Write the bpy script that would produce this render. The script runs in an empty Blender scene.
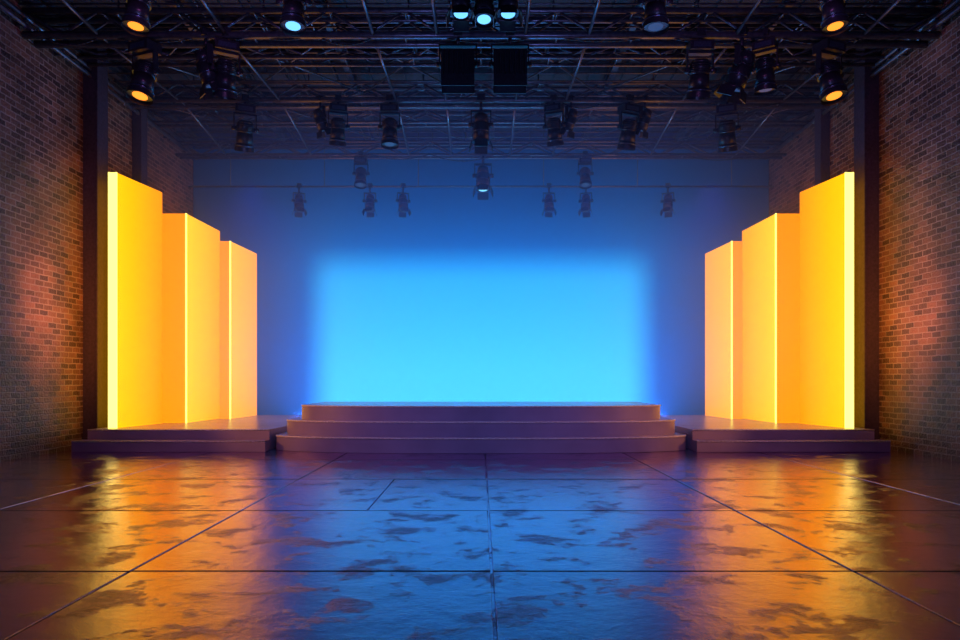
import bpy, bmesh, math, random
from mathutils import Vector, Matrix
random.seed(4)
S=bpy.context.scene
S.view_settings.view_transform='Standard'
S.view_settings.look='None'
F=720.0; H=1.6
WX=9.4; BY=23.5; CZ=9.7
# ---------------------------------------------------------------- materials
def newmat(name):
    m=bpy.data.materials.new(name); m.use_nodes=True
    nt=m.node_tree
    return m,nt,nt.nodes['Principled BSDF'],nt.nodes['Material Output']
def simple(name,col,rough=.5,metal=0.0,bump=0.0,scale=20,var=1.0):
    m,nt,b,o=newmat(name)
    b.inputs['Roughness'].default_value=rough; b.inputs['Metallic'].default_value=metal
    tc=nt.nodes.new('ShaderNodeTexCoord'); n=nt.nodes.new('ShaderNodeTexNoise')
    n.inputs['Scale'].default_value=scale; n.inputs['Detail'].default_value=5
    nt.links.new(tc.outputs['Object'],n.inputs['Vector'])
    r=nt.nodes.new('ShaderNodeValToRGB')
    r.color_ramp.elements[0].position=.3; r.color_ramp.elements[1].position=.7
    r.color_ramp.elements[0].color=[c*(1-.3*var) for c in col]+[1]
    r.color_ramp.elements[1].color=[min(1,c*(1+.25*var)) for c in col]+[1]
    nt.links.new(n.outputs['Fac'],r.inputs['Fac']); nt.links.new(r.outputs['Color'],b.inputs['Base Color'])
    if bump:
        bp=nt.nodes.new('ShaderNodeBump'); bp.inputs['Strength'].default_value=bump; bp.inputs['Distance'].default_value=.01
        nt.links.new(n.outputs['Fac'],bp.inputs['Height']); nt.links.new(bp.outputs['Normal'],b.inputs['Normal'])
    return m
def emis(name,col,st):
    m,nt,b,o=newmat(name)
    b.inputs['Base Color'].default_value=(.02,.02,.02,1)
    b.inputs['Emission Color'].default_value=(*col,1); b.inputs['Emission Strength'].default_value=st
    return m
def math_node(nt,op,a,b=None,c=None,clamp=False):
    n=nt.nodes.new('ShaderNodeMath'); n.operation=op; n.use_clamp=clamp
    for i,v in enumerate((a,b,c)):
        if v is None: continue
        if isinstance(v,(int,float)): n.inputs[i].default_value=v
        else: nt.links.new(v,n.inputs[i])
    return n.outputs[0]
def maprange(nt,v,a,b,c,d,smooth=False):
    mr=nt.nodes.new('ShaderNodeMapRange')
    if smooth: mr.interpolation_type='SMOOTHSTEP'
    for k,x in zip(('From Min','From Max','To Min','To Max'),(a,b,c,d)): mr.inputs[k].default_value=x
    nt.links.new(v,mr.inputs['Value']); return mr.outputs[0]

def brick_mat():
    m,nt,b,o=newmat('brick_wall')
    tc=nt.nodes.new('ShaderNodeTexCoord'); sp=nt.nodes.new('ShaderNodeSeparateXYZ'); nt.links.new(tc.outputs['Object'],sp.inputs[0])
    cb=nt.nodes.new('ShaderNodeCombineXYZ'); nt.links.new(sp.outputs['Y'],cb.inputs['X']); nt.links.new(sp.outputs['Z'],cb.inputs['Y'])
    wn=nt.nodes.new('ShaderNodeTexNoise'); wn.inputs['Scale'].default_value=5; nt.links.new(tc.outputs['Object'],wn.inputs['Vector'])
    vm=nt.nodes.new('ShaderNodeVectorMath'); vm.operation='MULTIPLY_ADD'; vm.inputs[1].default_value=(.04,.04,.04)
    nt.links.new(wn.outputs['Color'],vm.inputs[0]); nt.links.new(cb.outputs[0],vm.inputs[2])
    br=nt.nodes.new('ShaderNodeTexBrick'); nt.links.new(vm.outputs[0],br.inputs['Vector'])
    br.inputs['Scale'].default_value=1; br.inputs['Brick Width'].default_value=.31; br.inputs['Row Height'].default_value=.125
    br.inputs['Mortar Size'].default_value=.015; br.inputs['Mortar Smooth'].default_value=.3
    br.inputs['Color1'].default_value=(.36,.16,.11,1); br.inputs['Color2'].default_value=(.09,.042,.04,1)
    br.inputs['Mortar'].default_value=(.46,.32,.28,1)
    n=nt.nodes.new('ShaderNodeTexNoise'); n.inputs['Scale'].default_value=1.1; n.inputs['Detail'].default_value=8
    nt.links.new(tc.outputs['Object'],n.inputs['Vector'])
    mp=maprange(nt,n.outputs['Fac'],.3,.7,.5,1.1)
    sc=nt.nodes.new('ShaderNodeVectorMath'); sc.operation='SCALE'; nt.links.new(br.outputs['Color'],sc.inputs[0]); nt.links.new(mp,sc.inputs['Scale'])
    nt.links.new(sc.outputs[0],b.inputs['Base Color']); b.inputs['Roughness'].default_value=.42
    n2=nt.nodes.new('ShaderNodeTexNoise'); n2.inputs['Scale'].default_value=22; nt.links.new(tc.outputs['Object'],n2.inputs['Vector'])
    h=math_node(nt,'MULTIPLY',br.outputs['Fac'],-1.0); h2=math_node(nt,'MULTIPLY_ADD',n2.outputs['Fac'],.8,h)
    bp=nt.nodes.new('ShaderNodeBump'); bp.inputs['Strength'].default_value=1; bp.inputs['Distance'].default_value=.04
    nt.links.new(h2,bp.inputs['Height']); nt.links.new(bp.outputs['Normal'],b.inputs['Normal'])
    return m
def floor_mat():
    m,nt,b,o=newmat('wet_concrete')
    nt.nodes.remove(b)
    tc=nt.nodes.new('ShaderNodeTexCoord')
    def noise(scale,detail=6,rough=.6,dist=0):
        n=nt.nodes.new('ShaderNodeTexNoise'); n.inputs['Scale'].default_value=scale; n.inputs['Detail'].default_value=detail
        n.inputs['Roughness'].default_value=rough; n.inputs['Distortion'].default_value=dist
        nt.links.new(tc.outputs['Object'],n.inputs['Vector']); return n.outputs['Fac']
    big=noise(.75,7,.6,.6); mid=noise(14,7,.7); fine=noise(70,4,.6); patch=noise(1.6,12,.74,.2); wave=noise(3.2,3,.5)
    df=nt.nodes.new('ShaderNodeBsdfDiffuse'); gl=nt.nodes.new('ShaderNodeBsdfAnisotropic'); mx=nt.nodes.new('ShaderNodeMixShader')
    r=nt.nodes.new('ShaderNodeValToRGB'); r.color_ramp.elements[0].position=.35; r.color_ramp.elements[1].position=.68
    r.color_ramp.elements[0].color=(.004,.007,.020,1); r.color_ramp.elements[1].color=(.016,.020,.046,1)
    nt.links.new(big,r.inputs['Fac']); nt.links.new(r.outputs['Color'],df.inputs['Color'])
    gl.inputs['Color'].default_value=(1,.80,1,1)
    dry=maprange(nt,patch,.51,.63,0,1,True)
    nt.links.new(maprange(nt,dry,0,1,.05,.16),gl.inputs['Roughness'])
    h=math_node(nt,'MULTIPLY_ADD',mid,.45,math_node(nt,'MULTIPLY',fine,.22))
    h=math_node(nt,'MULTIPLY_ADD',wave,.9,h)
    h=math_node(nt,'MULTIPLY_ADD',dry,.12,h)
    bp=nt.nodes.new('ShaderNodeBump'); bp.inputs['Distance'].default_value=.03
    nt.links.new(maprange(nt,dry,0,1,.24,.75),bp.inputs['Strength'])
    nt.links.new(h,bp.inputs['Height'])
    for n in (df,gl): nt.links.new(bp.outputs['Normal'],n.inputs['Normal'])
    fr=nt.nodes.new('ShaderNodeFresnel'); nt.links.new(maprange(nt,dry,0,1,2.1,1.4),fr.inputs['IOR']); nt.links.new(bp.outputs['Normal'],fr.inputs['Normal'])
    nt.links.new(math_node(nt,'MULTIPLY_ADD',fr.outputs[0],1.5,0.0,True),mx.inputs[0])
    nt.links.new(df.outputs[0],mx.inputs[1]); nt.links.new(gl.outputs[0],mx.inputs[2]); nt.links.new(mx.outputs[0],o.inputs['Surface'])
    return m
def screen_mat():
    m,nt,b,o=newmat('lit_screen_painted_halo')
    b.inputs['Base Color'].default_value=(.02,.07,.34,1); b.inputs['Roughness'].default_value=.9
    b.inputs['Specular IOR Level'].default_value=.05
    tc=nt.nodes.new('ShaderNodeTexCoord'); sp=nt.nodes.new('ShaderNodeSeparateXYZ'); nt.links.new(tc.outputs['Object'],sp.inputs[0])
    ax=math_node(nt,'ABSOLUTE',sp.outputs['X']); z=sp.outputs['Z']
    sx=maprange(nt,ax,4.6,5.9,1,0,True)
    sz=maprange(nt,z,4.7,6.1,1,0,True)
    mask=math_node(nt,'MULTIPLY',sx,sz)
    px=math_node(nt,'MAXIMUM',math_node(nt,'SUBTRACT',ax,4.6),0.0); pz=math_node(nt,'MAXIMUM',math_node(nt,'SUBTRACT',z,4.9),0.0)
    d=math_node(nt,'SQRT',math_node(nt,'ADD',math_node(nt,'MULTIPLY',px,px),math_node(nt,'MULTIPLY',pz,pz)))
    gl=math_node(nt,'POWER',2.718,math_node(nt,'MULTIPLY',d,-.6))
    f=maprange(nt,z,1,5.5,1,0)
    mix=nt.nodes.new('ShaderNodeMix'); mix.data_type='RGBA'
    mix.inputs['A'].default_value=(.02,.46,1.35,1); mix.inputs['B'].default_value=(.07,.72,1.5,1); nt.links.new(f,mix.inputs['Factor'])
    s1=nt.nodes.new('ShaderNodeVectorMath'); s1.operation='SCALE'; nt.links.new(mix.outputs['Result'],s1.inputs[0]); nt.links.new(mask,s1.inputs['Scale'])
    s2=nt.nodes.new('ShaderNodeVectorMath'); s2.operation='SCALE'; s2.inputs[0].default_value=(.0,.19,.80); nt.links.new(gl,s2.inputs['Scale'])  # halo beyond the screen is painted emission, imitating glow in haze
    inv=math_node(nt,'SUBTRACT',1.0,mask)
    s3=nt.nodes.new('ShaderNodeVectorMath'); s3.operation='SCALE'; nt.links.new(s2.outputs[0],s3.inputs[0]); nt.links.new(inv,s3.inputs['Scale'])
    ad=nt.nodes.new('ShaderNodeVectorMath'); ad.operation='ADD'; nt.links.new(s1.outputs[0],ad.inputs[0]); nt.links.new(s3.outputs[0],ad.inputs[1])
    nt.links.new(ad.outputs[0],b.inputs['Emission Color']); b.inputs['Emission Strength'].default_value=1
    return m
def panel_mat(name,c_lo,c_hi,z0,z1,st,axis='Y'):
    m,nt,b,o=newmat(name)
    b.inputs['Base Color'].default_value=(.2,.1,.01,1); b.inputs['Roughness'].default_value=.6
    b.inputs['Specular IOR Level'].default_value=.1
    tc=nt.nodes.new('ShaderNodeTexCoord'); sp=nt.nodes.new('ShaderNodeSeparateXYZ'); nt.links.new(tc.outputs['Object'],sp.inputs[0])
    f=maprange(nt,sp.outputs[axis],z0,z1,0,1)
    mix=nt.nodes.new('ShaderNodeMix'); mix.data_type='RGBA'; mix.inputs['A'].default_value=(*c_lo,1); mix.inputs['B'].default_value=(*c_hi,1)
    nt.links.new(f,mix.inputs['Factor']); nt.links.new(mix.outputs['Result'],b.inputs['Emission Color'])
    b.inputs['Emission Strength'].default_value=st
    return m
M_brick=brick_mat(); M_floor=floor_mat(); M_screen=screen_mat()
M_steel=simple('dark_steel',(.13,.13,.18),.30,.6,.1,12)
M_roof=simple('roof_deck',(.04,.033,.05),.7,0,.3,6)
M_col=simple('column_paint',(.06,.045,.08),.5,0,.2,15)
M_stage=simple('stage_laminate',(.40,.34,.52),.26,0,0,1.5,.3)
M_edge_hi=simple('step_edge_highlight',(.95,.82,.86),.3,.0,0,30)  # pale strip added along step edges, rim-light highlight put into colour
M_body=simple('fixture_black',(.03,.03,.045),.33,.35,.1,40)
M_bright=simple('fixture_chrome',(.10,.13,.22),.3,.8,0,40)
L_warm=emis('lens_warm',(1,.25,.02),2.0); L_cool=emis('lens_cool',(.14,.5,1),1.8); L_dim=emis('lens_dim',(.08,.22,.7),.2)
# ---------------------------------------------------------------- mesh helpers
def addbox(bm,x0,x1,y0,y1,z0,z1,mi=0,mat=None):
    vs=[bm.verts.new((x,y,z)) for x in (x0,x1) for y in (y0,y1) for z in (z0,z1)]
    fs=[(0,1,3,2),(4,6,7,5),(0,4,5,1),(2,3,7,6),(0,2,6,4),(1,5,7,3)]
    for f in fs:
        fc=bm.faces.new([vs[i] for i in f]); fc.material_index=mi
    if mat is not None: bmesh.ops.transform(bm,matrix=mat,verts=vs)
    return vs
def tube(bm,a,b,r,seg=8,mi=0,r2=None,cap=True):
    a=Vector(a); b=Vector(b); d=b-a; L=d.length
    if r2 is None: r2=r
    q=d.to_track_quat('Z','Y').to_matrix().to_4x4()
    ra=[];rb=[]
    for i in range(seg):
        t=2*math.pi*i/seg
        ra.append(bm.verts.new(a+q@Vector((r*math.cos(t),r*math.sin(t),0))))
        rb.append(bm.verts.new(a+q@Vector((r2*math.cos(t),r2*math.sin(t),L))))
    for i in range(seg):
        f=bm.faces.new((ra[i],ra[(i+1)%seg],rb[(i+1)%seg],rb[i])); f.material_index=mi; f.smooth=True
    if cap:
        f=bm.faces.new(ra[::-1]); f.material_index=mi
        f=bm.faces.new(rb); f.material_index=mi
    return ra+rb
def mk(name,bm,mats,bevel=0,loc=None):
    bmesh.ops.recalc_face_normals(bm,faces=bm.faces)
    me=bpy.data.meshes.new(name); bm.to_mesh(me); bm.free()
    for m in mats: me.materials.append(m)
    o=bpy.data.objects.new(name,me); S.collection.objects.link(o)
    if loc: o.location=loc
    if bevel:
        md=o.modifiers.new('bevel','BEVEL'); md.width=bevel; md.segments=2; md.limit_method='ANGLE'
    return o
# ---------------------------------------------------------------- room shell
bm=bmesh.new()
xs=[.09+3.03*i for i in range(-4,5)]
xs=[-WX]+[x for x in xs if -WX+.5<x<WX-.4]+[WX]
ys=[6.03+2.8*i for i in range(-3,7)]; ys=[y for y in ys if y<BY-.5]+[BY]
g=.012
for i in range(len(xs)-1):
    for j in range(len(ys)-1):
        parts=[(xs[i],xs[i+1])]
        if abs(ys[j]-8.83)<.01 and xs[i]<-1.4<xs[i+1]: parts=[(xs[i],-1.4),(-1.4,xs[i+1])]
        for a,b_ in parts:
            gx=g if len(parts)==1 else g*.5
            addbox(bm,a+gx,b_-gx,ys[j]+g*1.1,ys[j+1]-g*1.1,-.12,random.uniform(-.003,0))
addbox(bm,-WX,WX,ys[0],BY,-.3,-.045)
mk('floor',bm,[M_floor],.008)
for s,nm in ((-1,'wall_left'),(1,'wall_right')):
    bm=bmesh.new(); a,b_=sorted((s*WX,s*(WX+.3))); addbox(bm,a,b_,-2.4,BY+.3,-.3,CZ+.2); mk(nm,bm,[M_brick])
bm=bmesh.new(); addbox(bm,-WX,WX,BY,BY+.3,-.3,CZ+.2); mk('wall_back',bm,[simple('back_plaster',(.06,.09,.3),.9,0,.2,5)])
bm=bmesh.new(); addbox(bm,-WX,WX,-2.4,BY,CZ,CZ+.2)
x=-WX+.1
while x<WX-.2:
    addbox(bm,x,x+.09,-2.4,BY,CZ-.05,CZ+.01); x+=.45
mk('ceiling',bm,[M_roof])
def column(s,y,w,d):
    bm=bmesh.new()
    xw=s*(WX-.002); xi=s*(WX-d)
    addbox(bm,*sorted((xw,xi+s*.03)),y,y+w,.002,CZ-.06)
    addbox(bm,*sorted((xi,xi+s*.05)),y-.03,y+w+.03,.004,CZ-.07)
    addbox(bm,*sorted((xi-s*.02,xw+s*-.001)),y-.05,y+w+.05,.006,.25)
    mk('steel_column',bm,[M_col])
for s in (-1,1):
    column(s,17.0,.42,.36); column(s,19.4,.3,.26); column(s,10.5,.4,.32)
# ---------------------------------------------------------------- backdrop
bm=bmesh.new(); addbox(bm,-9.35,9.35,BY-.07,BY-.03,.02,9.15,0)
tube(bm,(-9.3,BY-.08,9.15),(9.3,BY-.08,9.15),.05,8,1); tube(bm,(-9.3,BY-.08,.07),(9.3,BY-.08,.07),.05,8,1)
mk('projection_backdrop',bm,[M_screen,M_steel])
# ---------------------------------------------------------------- stage
bm=bmesh.new()
def tier(bm,hw,yc,ye,yb,z0,z1,n=64):
    sag=ye-yc
    pts=[]
    for i in range(n+1):
        a=-math.pi/2+math.pi*i/n; u=math.sin(a)
        pts.append((hw*u,yc+sag*(1-(1-abs(u)**2.6)**.5)))
    pts+= [(hw,yb),(-hw,yb)]
    lo=[bm.verts.new((x,y,z0)) for x,y in pts]; hi=[bm.verts.new((x,y,z1)) for x,y in pts]
    k=len(pts)
    for i in range(k): bm.faces.new((lo[i],lo[(i+1)%k],hi[(i+1)%k],hi[i]))
    bm.faces.new(hi); bm.faces.new(lo[::-1])
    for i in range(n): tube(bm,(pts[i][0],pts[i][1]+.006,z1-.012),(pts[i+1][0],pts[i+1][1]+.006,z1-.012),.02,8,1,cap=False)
tier(bm,4.74,15.68,16.7,20.6,.002,.33)
tier(bm,4.58,16.03,17.05,20.5,.33,.665)
tier(bm,4.32,16.38,17.4,20.0,.665,1.0)
mk('round_stage',bm,[M_stage,M_edge_hi])
for s in (-1,1):
    bm=bmesh.new()
    addbox(bm,*sorted((s*4.80,s*9.1)),16.0,16.42,.002,.245)
    addbox(bm,*sorted((s*4.82,s*8.96)),16.4,23.3,.002,.47)
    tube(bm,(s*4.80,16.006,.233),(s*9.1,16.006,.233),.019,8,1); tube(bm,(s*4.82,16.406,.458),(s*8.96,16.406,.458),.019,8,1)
    mk('side_platform',bm,[M_stage,M_edge_hi])
# ---------------------------------------------------------------- glowing panels
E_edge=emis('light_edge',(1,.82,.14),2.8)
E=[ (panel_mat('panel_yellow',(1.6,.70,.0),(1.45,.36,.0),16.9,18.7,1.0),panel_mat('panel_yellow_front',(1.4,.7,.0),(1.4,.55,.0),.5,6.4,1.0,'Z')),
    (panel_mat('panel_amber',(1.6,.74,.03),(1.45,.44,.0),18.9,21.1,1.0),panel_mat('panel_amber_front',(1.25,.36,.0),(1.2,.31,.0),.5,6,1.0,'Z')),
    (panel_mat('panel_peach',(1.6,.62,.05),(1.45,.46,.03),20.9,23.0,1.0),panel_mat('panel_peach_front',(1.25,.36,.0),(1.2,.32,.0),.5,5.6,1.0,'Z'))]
P=[([(-8.73,16.9),(-8.56,16.9),(-8.28,18.7),(-8.45,18.7)],6.47),
   ([(-8.40,18.9),(-7.74,18.9),(-7.67,21.15),(-8.33,21.15)],5.97),
   ([(-7.59,20.9),(-7.28,20.9),(-7.16,23.0),(-7.47,23.0)],5.63)]
for s in (-1,1):
    for k,(pts,zt) in enumerate(P):
        bm=bmesh.new(); z0=.472
        pp=[(x*(-s),y) for x,y in pts]
        lo=[bm.verts.new((x,y,z0)) for x,y in pp]; hi=[bm.verts.new((x,y,zt)) for x,y in pp]
        for i,mi in zip(range(4),(1,0,1,1)):
            f=bm.faces.new((lo[i],lo[(i+1)%4],hi[(i+1)%4],hi[i])); f.material_index=mi
        bm.faces.new(hi).material_index=0; bm.faces.new(lo[::-1])
        w=.016
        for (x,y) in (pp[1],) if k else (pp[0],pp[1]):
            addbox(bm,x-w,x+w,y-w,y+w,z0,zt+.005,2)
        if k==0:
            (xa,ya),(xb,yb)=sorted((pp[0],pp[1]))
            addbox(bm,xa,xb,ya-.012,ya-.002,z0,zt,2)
        mk('glowing_panel',bm,[E[k][0],E[k][1],E_edge])
# ---------------------------------------------------------------- overhead structure
TX=9.34
def truss(y,z,h=.5,d=.4,r=.055,step=.75):
    bm=bmesh.new(); x0,x1=-TX,TX
    for yy in (y-d/2,y+d/2):
        tube(bm,(x0,yy,z),(x1,yy,z),r); tube(bm,(x0,yy,z+h),(x1,yy,z+h),r*.8)
        n=int((x1-x0)/step)
        for i in range(n):
            a=x0+(x1-x0)*i/n; b_=x0+(x1-x0)*(i+1)/n
            if i%2: tube(bm,(a,yy,z),(b_,yy,z+h),.026,6)
            else: tube(bm,(a,yy,z+h),(b_,yy,z),.026,6)
    n=int((x1-x0)/1.5)
    for i in range(n+1):
        a=x0+(x1-x0)*i/n; tube(bm,(a,y-d/2,z),(a,y+d/2,z),.02,6); tube(bm,(a,y-d/2,z+h),(a,y+d/2,z+h),.02,6)
    for xx in (-7.5,-4.5,-1.5,1.5,4.5,7.5):
        tube(bm,(xx,y,z+h-.02),(xx,y,CZ-.055),.018,6); tube(bm,(xx,y-d/2,z+h),(xx,y+d/2,z+h),.03,6)
    return mk('lighting_truss',bm,[M_steel])
truss(12.5,8.72); truss(14.9,8.64,r=.08); truss(16.6,8.95,.3,r=.04); truss(18.8,8.83,.45,r=.075); truss(20.4,8.85,.35,.3,.045); truss(22.2,8.5,.4,.3,.05)
bm=bmesh.new()
tube(bm,(-TX,23.0,7.78),(TX,23.0,7.78),.03)
for xx in (-8,-5,-2,2,5,8): tube(bm,(xx,23.0,7.78),(xx,23.0,CZ-.055),.015,6)
mk('lighting_pipe',bm,[M_steel])
bm=bmesh.new()
for yy in (13.7,16.2,17.5,20.0,21.2):
    addbox(bm,-TX,TX,yy-.09,yy+.09,9.42,9.46); addbox(bm,-TX,TX,yy-.09,yy+.09,9.60,9.64); addbox(bm,-TX,TX,yy-.02,yy+.02,9.44,9.62)
for xx in (-9.2,-6.3,-3.3,-.35,.35,3.3,6.3,9.2):
    addbox(bm,xx-.07,xx+.07,10,BY-.15,9.24,9.28); addbox(bm,xx-.07,xx+.07,10,BY-.15,9.42,9.45); addbox(bm,xx-.015,xx+.015,10,BY-.15,9.26,9.44)
for k in range(24):
    yy=12.2+k*.47
    tube(bm,(-TX,yy,9.2),(TX,yy,9.2),.02,6)
for k in range(13):
    xx=random.uniform(-8.8,8.8); tube(bm,(xx,11,9.36+random.uniform(-.1,.0)),(xx+random.uniform(-.6,.6),BY-.2,9.33),.022,6)
mk('roof_framing',bm,[M_steel])
for s in (-1,1):
    bm=bmesh.new()
    for z in (8.78,8.95):
        tube(bm,(s*9.22,10,z),(s*9.22,BY-.15,z),.05,8)
    for k in range(10): tube(bm,(s*9.22,10.5+k*1.35,8.78),(s*(WX-.01),10.5+k*1.35,8.78),.03,6); tube(bm,(s*9.22,10.5+k*1.35,8.7),(s*9.22,10.5+k*1.35,9.0),.03,6)
    mk('rigging_rail',bm,[M_steel])
bm=bmesh.new()
for (xa,xb) in ((-9,-6),(-6,-3),(-3,-.5),(3,.5),(6,3),(9,6)):
    tube(bm,(xa,15.1,8.98),(xb,18.6,9.02),.022,6); tube(bm,(xb,15.1,8.98),(xa,18.6,9.02),.022,6)
    tube(bm,(xa,19.0,9.02),(xb,22.0,8.9),.02,6)
for xx in (-7.8,-5.2,-2.2,-.9,.9,2.2,5.2,7.8):
    tube(bm,(xx,12.7,8.72),(xx,14.7,8.64),.035,6); tube(bm,(xx,15.1,8.64),(xx,18.6,8.83),.03,6); tube(bm,(xx,19,8.83),(xx,22,8.5),.03,6)
mk('truss_bracing',bm,[M_steel])
bm=bmesh.new()
def cable(a,b_,sag,r=.014,n=14):
    a=Vector(a); b_=Vector(b_); prev=a
    for i in range(1,n+1):
        t=i/n; p=a.lerp(b_,t)-Vector((0,0,sag*4*t*(1-t))); tube(bm,prev,p,r,5); prev=p
for (y,z) in ((12.3,8.72),(14.7,8.64),(18.6,8.83),(22.0,8.5)):
    x=-9.0
    while x<8.6:
        L=random.uniform(.9,2.4); x2=min(x+L,9.0); cable((x,y,z),(x2,y,z),random.uniform(.06,.22)); x=x2
mk('power_cables',bm,[M_body])
# ---------------------------------------------------------------- fixtures
def T(loc,rx=0,rz=0): return Matrix.Translation(loc)@Matrix.Rotation(rz,4,'Z')@Matrix.Rotation(rx,4,'X')
def clamp(bm,top=0.0,drop=.16):
    addbox(bm,-.07,.07,-.08,.08,top-.03,top+.09,0)
    tube(bm,(0,0,top),(0,0,top-drop),.03,8,0)
def yoke(bm,z,w,l,th=.02):
    addbox(bm,-w,w,-.04,.04,z-.03,z,0)
    for s in (-1,1): addbox(bm,*sorted((s*w,s*(w+th))),-.045,.045,z-l,z,0)
    for s in (-1,1): tube(bm,(s*(w-.06),0,z-l+.04),(s*(w+.06),0,z-l+.04),.045,10,0)
def moving_head(lens,tilt):
    bm=bmesh.new(); clamp(bm,0,.14)
    addbox(bm,-.19,.19,-.14,.14,-.28,-.13,0); addbox(bm,-.14,.14,-.15,.15,-.25,-.17,2)
    yoke(bm,-.28,.2,.34)
    vs=[]
    prof=[(.17,.11),(.12,.155),(-.02,.165),(-.06,.15),(-.28,.17),(-.34,.185),(-.38,.185)]
    for (za,ra),(zb,rb) in zip(prof,prof[1:]): vs+=tube(bm,(0,0,za),(0,0,zb),ra,16,0,rb,cap=True)
    for k in range(5): vs+=tube(bm,(0,0,.09-k*.03),(0,0,.08-k*.03),.175,16,0)
    vs+=tube(bm,(0,0,-.381),(0,0,-.386),.11,16,1); vs+=tube(bm,(0,0,-.34),(0,0,-.42),.19,16,0,.195,cap=False); vs+=tube(bm,(0,0,-.3),(0,0,-.32),.192,16,2,.192)
    bmesh.ops.transform(bm,matrix=T((0,0,-.58),tilt),verts=vs)
    return bm
def par_can(lens,tilt):
    bm=bmesh.new(); clamp(bm,0,.2); yoke(bm,-.2,.17,.3)
    vs=[]
    prof=[(.24,.06),(.2,.12),(.06,.13),(.04,.145),(-.26,.15),(-.3,.165)]
    for (za,ra),(zb,rb) in zip(prof,prof[1:]): vs+=tube(bm,(0,0,za),(0,0,zb),ra,14,0,rb)
    vs+=tube(bm,(0,0,-.301),(0,0,-.306),.105,14,1); vs+=tube(bm,(0,0,-.1),(0,0,-.12),.155,14,2)
    for a in range(4):
        m=Matrix.Rotation(a*math.pi/2,4,'Z')@Matrix.Translation((0,.165,-.3))@Matrix.Rotation(math.radians(20),4,'X')
        v=addbox(bm,-.12,.12,-.006,.006,-.15,0,0,m); vs+=v
    bmesh.ops.transform(bm,matrix=T((0,0,-.48),tilt),verts=vs)
    return bm
def box_flood(lens,tilt):
    bm=bmesh.new(); clamp(bm,0,.16); yoke(bm,-.16,.29,.36)
    vs=addbox(bm,-.27,.27,-.13,.13,-.26,.22,0)
    for k in range(7): vs+=addbox(bm,-.25+k*.08,-.23+k*.08,-.17,.17,-.2,.2,0)
    vs+=addbox(bm,-.23,.23,-.09,.09,-.275,-.262,1)
    for s in (-1,1): vs+=addbox(bm,-.27,.27,*sorted((s*.13,s*.14)),-.4,-.25,0)
    bmesh.ops.transform(bm,matrix=T((0,0,-.5),tilt),verts=vs)
    return bm
cache={}
def fixture(kind,lens,tilt,x,y,z,rz=0,sc=1.0):
    key=(kind,lens.name,round(tilt,2))
    nm={'mh':'moving_head_light','par':'par_can_light','box':'flood_light'}[kind]
    if key not in cache:
        bm={'mh':moving_head,'par':par_can,'box':box_flood}[kind](lens,tilt)
        bmesh.ops.recalc_face_normals(bm,faces=bm.faces)
        me=bpy.data.meshes.new(nm); bm.to_mesh(me); bm.free()
        for m in (M_body,lens,M_bright): me.materials.append(m)
        cache[key]=me
    o=bpy.data.objects.new(nm,cache[key]); S.collection.objects.link(o)
    o.location=(x,y,z); o.rotation_euler=(0,0,rz); o.scale=(sc,)*3
    return o
def row(y,z,items):
    s=F/y
    for it in items:
        kind,px,lens,tilt,rz=it[:5]; sc=it[5] if len(it)>5 else 1
        fixture(kind,lens,tilt,(px-481)/s,y,z,rz,sc)
t=math.radians
row(12.3,8.72,[('mh',139,L_warm,t(-8),-.5,1.15),('mh',294,L_cool,t(-8),0,1.15),('par',461,L_cool,t(-10),0,1.15),('mh',484,L_cool,t(-12),0,1.05),('par',508,L_cool,t(-10),0,1.15),('mh',655,L_dim,t(-5),0,1.15),('mh',832,L_warm,t(-8),.5,1.15)])
row(14.7,8.64,[('mh',145,L_warm,t(-14),-.4,1.35),('par',206,L_dim,t(20),-.9,1.3),('mh',226,L_dim,t(15),.5,1.25),('box',458,L_dim,t(-4),0,1.25),('box',510,L_dim,t(-4),0,1.25),('mh',700,L_dim,t(15),0,1.25),('par',742,L_dim,t(25),.9,1.4),('mh',765,L_dim,t(5),-.6,1.15),('mh',829,L_warm,t(-14),.4,1.35)])
row(18.6,8.83,[('mh',245,L_dim,t(20),.4,1.3),('par',320,L_dim,t(25),-.8,1.0),('mh',338,L_dim,t(15),.3,1.15),('mh',390,L_dim,t(-5),0,1.2),('par',481,L_dim,0,0,1.4),('mh',554,L_dim,t(15),-.4,1.15),('par',571,L_dim,t(25),.8,1.0),('mh',629,L_dim,t(15),.4,1.25),('par',645,L_dim,t(25),.8,1.0),('mh',727,L_dim,t(20),-.4,1.3)])
row(22.05,8.5,[('mh',361,L_dim,t(-15),0,1.0),('par',483,L_cool,t(-15),0,1.4),('mh',585,L_dim,t(-15),0,1.0)])
row(23.0,7.78,[('par',x,L_dim,t(-15),r,1.0) for x,r in ((299,.4),(370,0),(403,.3),(549,0),(586,-.3),(668,-.4))])
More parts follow.
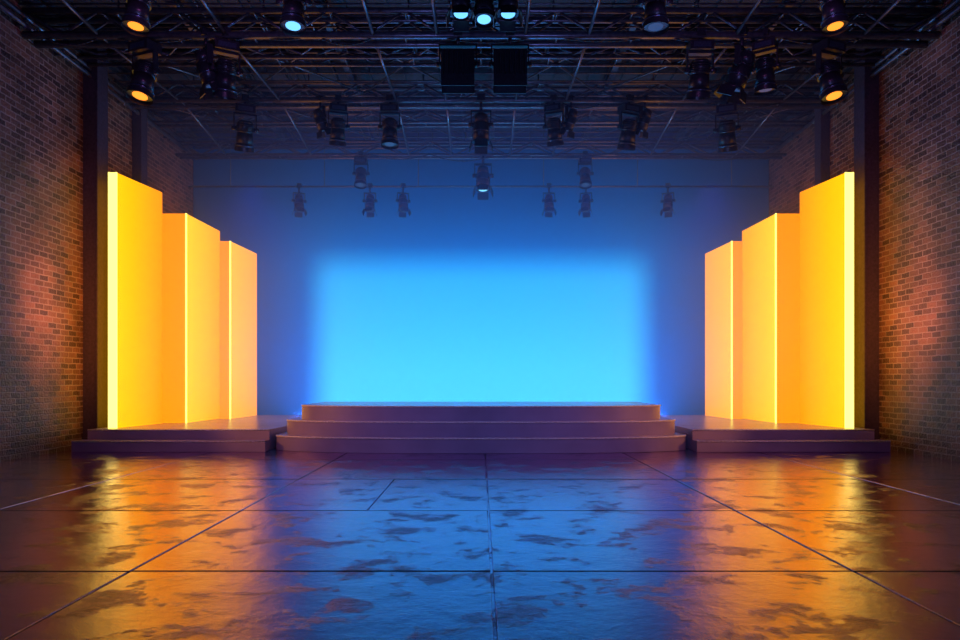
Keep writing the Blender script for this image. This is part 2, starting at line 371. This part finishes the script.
# ---------------------------------------------------------------- lights
def lamp(kind,name,loc,target,col,power,**kw):
    l=bpy.data.lights.new(name,kind); l.color=col; l.energy=power
    for k,v in kw.items(): setattr(l,k,v)
    o=bpy.data.objects.new(name,l); S.collection.objects.link(o); o.location=loc
    o.rotation_euler=(Vector(target)-Vector(loc)).to_track_quat('-Z','Y').to_euler()
    return o
for s in (-1,1):
    lamp('SPOT','added_wall_fill',(s*7.2,14.9,2.8),(s*9.4,16.9,3.4),(1,.27,.03),400,spot_size=t(130),spot_blend=1,shadow_soft_size=.3)  # unseen light added to strengthen the panels' warm spill on brick
    lamp('SPOT','added_backdrop_fill',(s*6.6,20.6,7.2),(s*7.6,23.5,4.5),(.22,.12,1),100,spot_size=t(110),spot_blend=1,shadow_soft_size=.3)  # added without a fixture, tints the backdrop sides violet
    lamp('SPOT','added_purple_fill',(s*3,8.5,8.2),(s*9.4,16,6.5),(.6,.15,.6),240,spot_size=t(100),spot_blend=1,shadow_soft_size=.2)  # purple fill added for the upper walls, belongs to no fixture
    lamp('SPOT','added_step_fill',(s*6.0,9.5,7.6),(s*4.5,17,.4),(1,.36,.66),430,spot_size=t(50),spot_blend=1,shadow_soft_size=.2)  # added pink fill for the steps, hangs from nothing
    lamp('SPOT','added_side_fill',(s*8.6,12.2,2.0),(s*4.2,17.0,.9),(1,.32,.06),420,spot_size=t(32),spot_blend=1,shadow_soft_size=.15)  # added low side light, imitates orange panel light on the steps
    lamp('SPOT','added_truss_fill',(s*3.5,8.5,4.5),(s*4,16,9),(.28,.33,1),300,spot_size=t(100),spot_blend=1,shadow_soft_size=.2)  # added blue fill in mid-air, brightens the trusses
lamp('AREA','added_rear_fill',(0,21.4,.55),(0,19.2,8),(.04,.27,1),850,shape='RECTANGLE',size=11,size_y=.4)  # unseen area light added behind the stage, turns haze and rigging blue
lamp('SPOT','added_stage_fill',(0,9,8.2),(0,17.5,0.4),(.36,.32,1),850,spot_size=t(55),spot_blend=1,shadow_soft_size=.2)  # added front fill for the stage, has no fixture
# ---------------------------------------------------------------- haze
bm=bmesh.new(); addbox(bm,-WX+.01,WX-.01,17.5,BY-.09,.48,CZ-.06)
m=bpy.data.materials.new('stage_haze'); m.use_nodes=True; nt=m.node_tree; nt.nodes.clear()
o=nt.nodes.new('ShaderNodeOutputMaterial'); v=nt.nodes.new('ShaderNodeVolumeScatter')
v.inputs['Color'].default_value=(.27,.36,1,1); v.inputs['Density'].default_value=.10; v.inputs['Anisotropy'].default_value=.25
nt.links.new(v.outputs[0],o.inputs['Volume']); mk('stage_haze',bm,[m])
# ---------------------------------------------------------------- world, camera
w=bpy.data.worlds.new('world'); S.world=w; w.use_nodes=True
w.node_tree.nodes['Background'].inputs[0].default_value=(.12,.13,.65,1); w.node_tree.nodes['Background'].inputs[1].default_value=.16
c=bpy.data.cameras.new('camera'); c.sensor_width=36; c.lens=27; c.shift_y=60/960; c.shift_x=-1/960
co=bpy.data.objects.new('camera',c); S.collection.objects.link(co); co.location=(0,0,H); co.rotation_euler=(math.pi/2,0,0)
S.camera=co
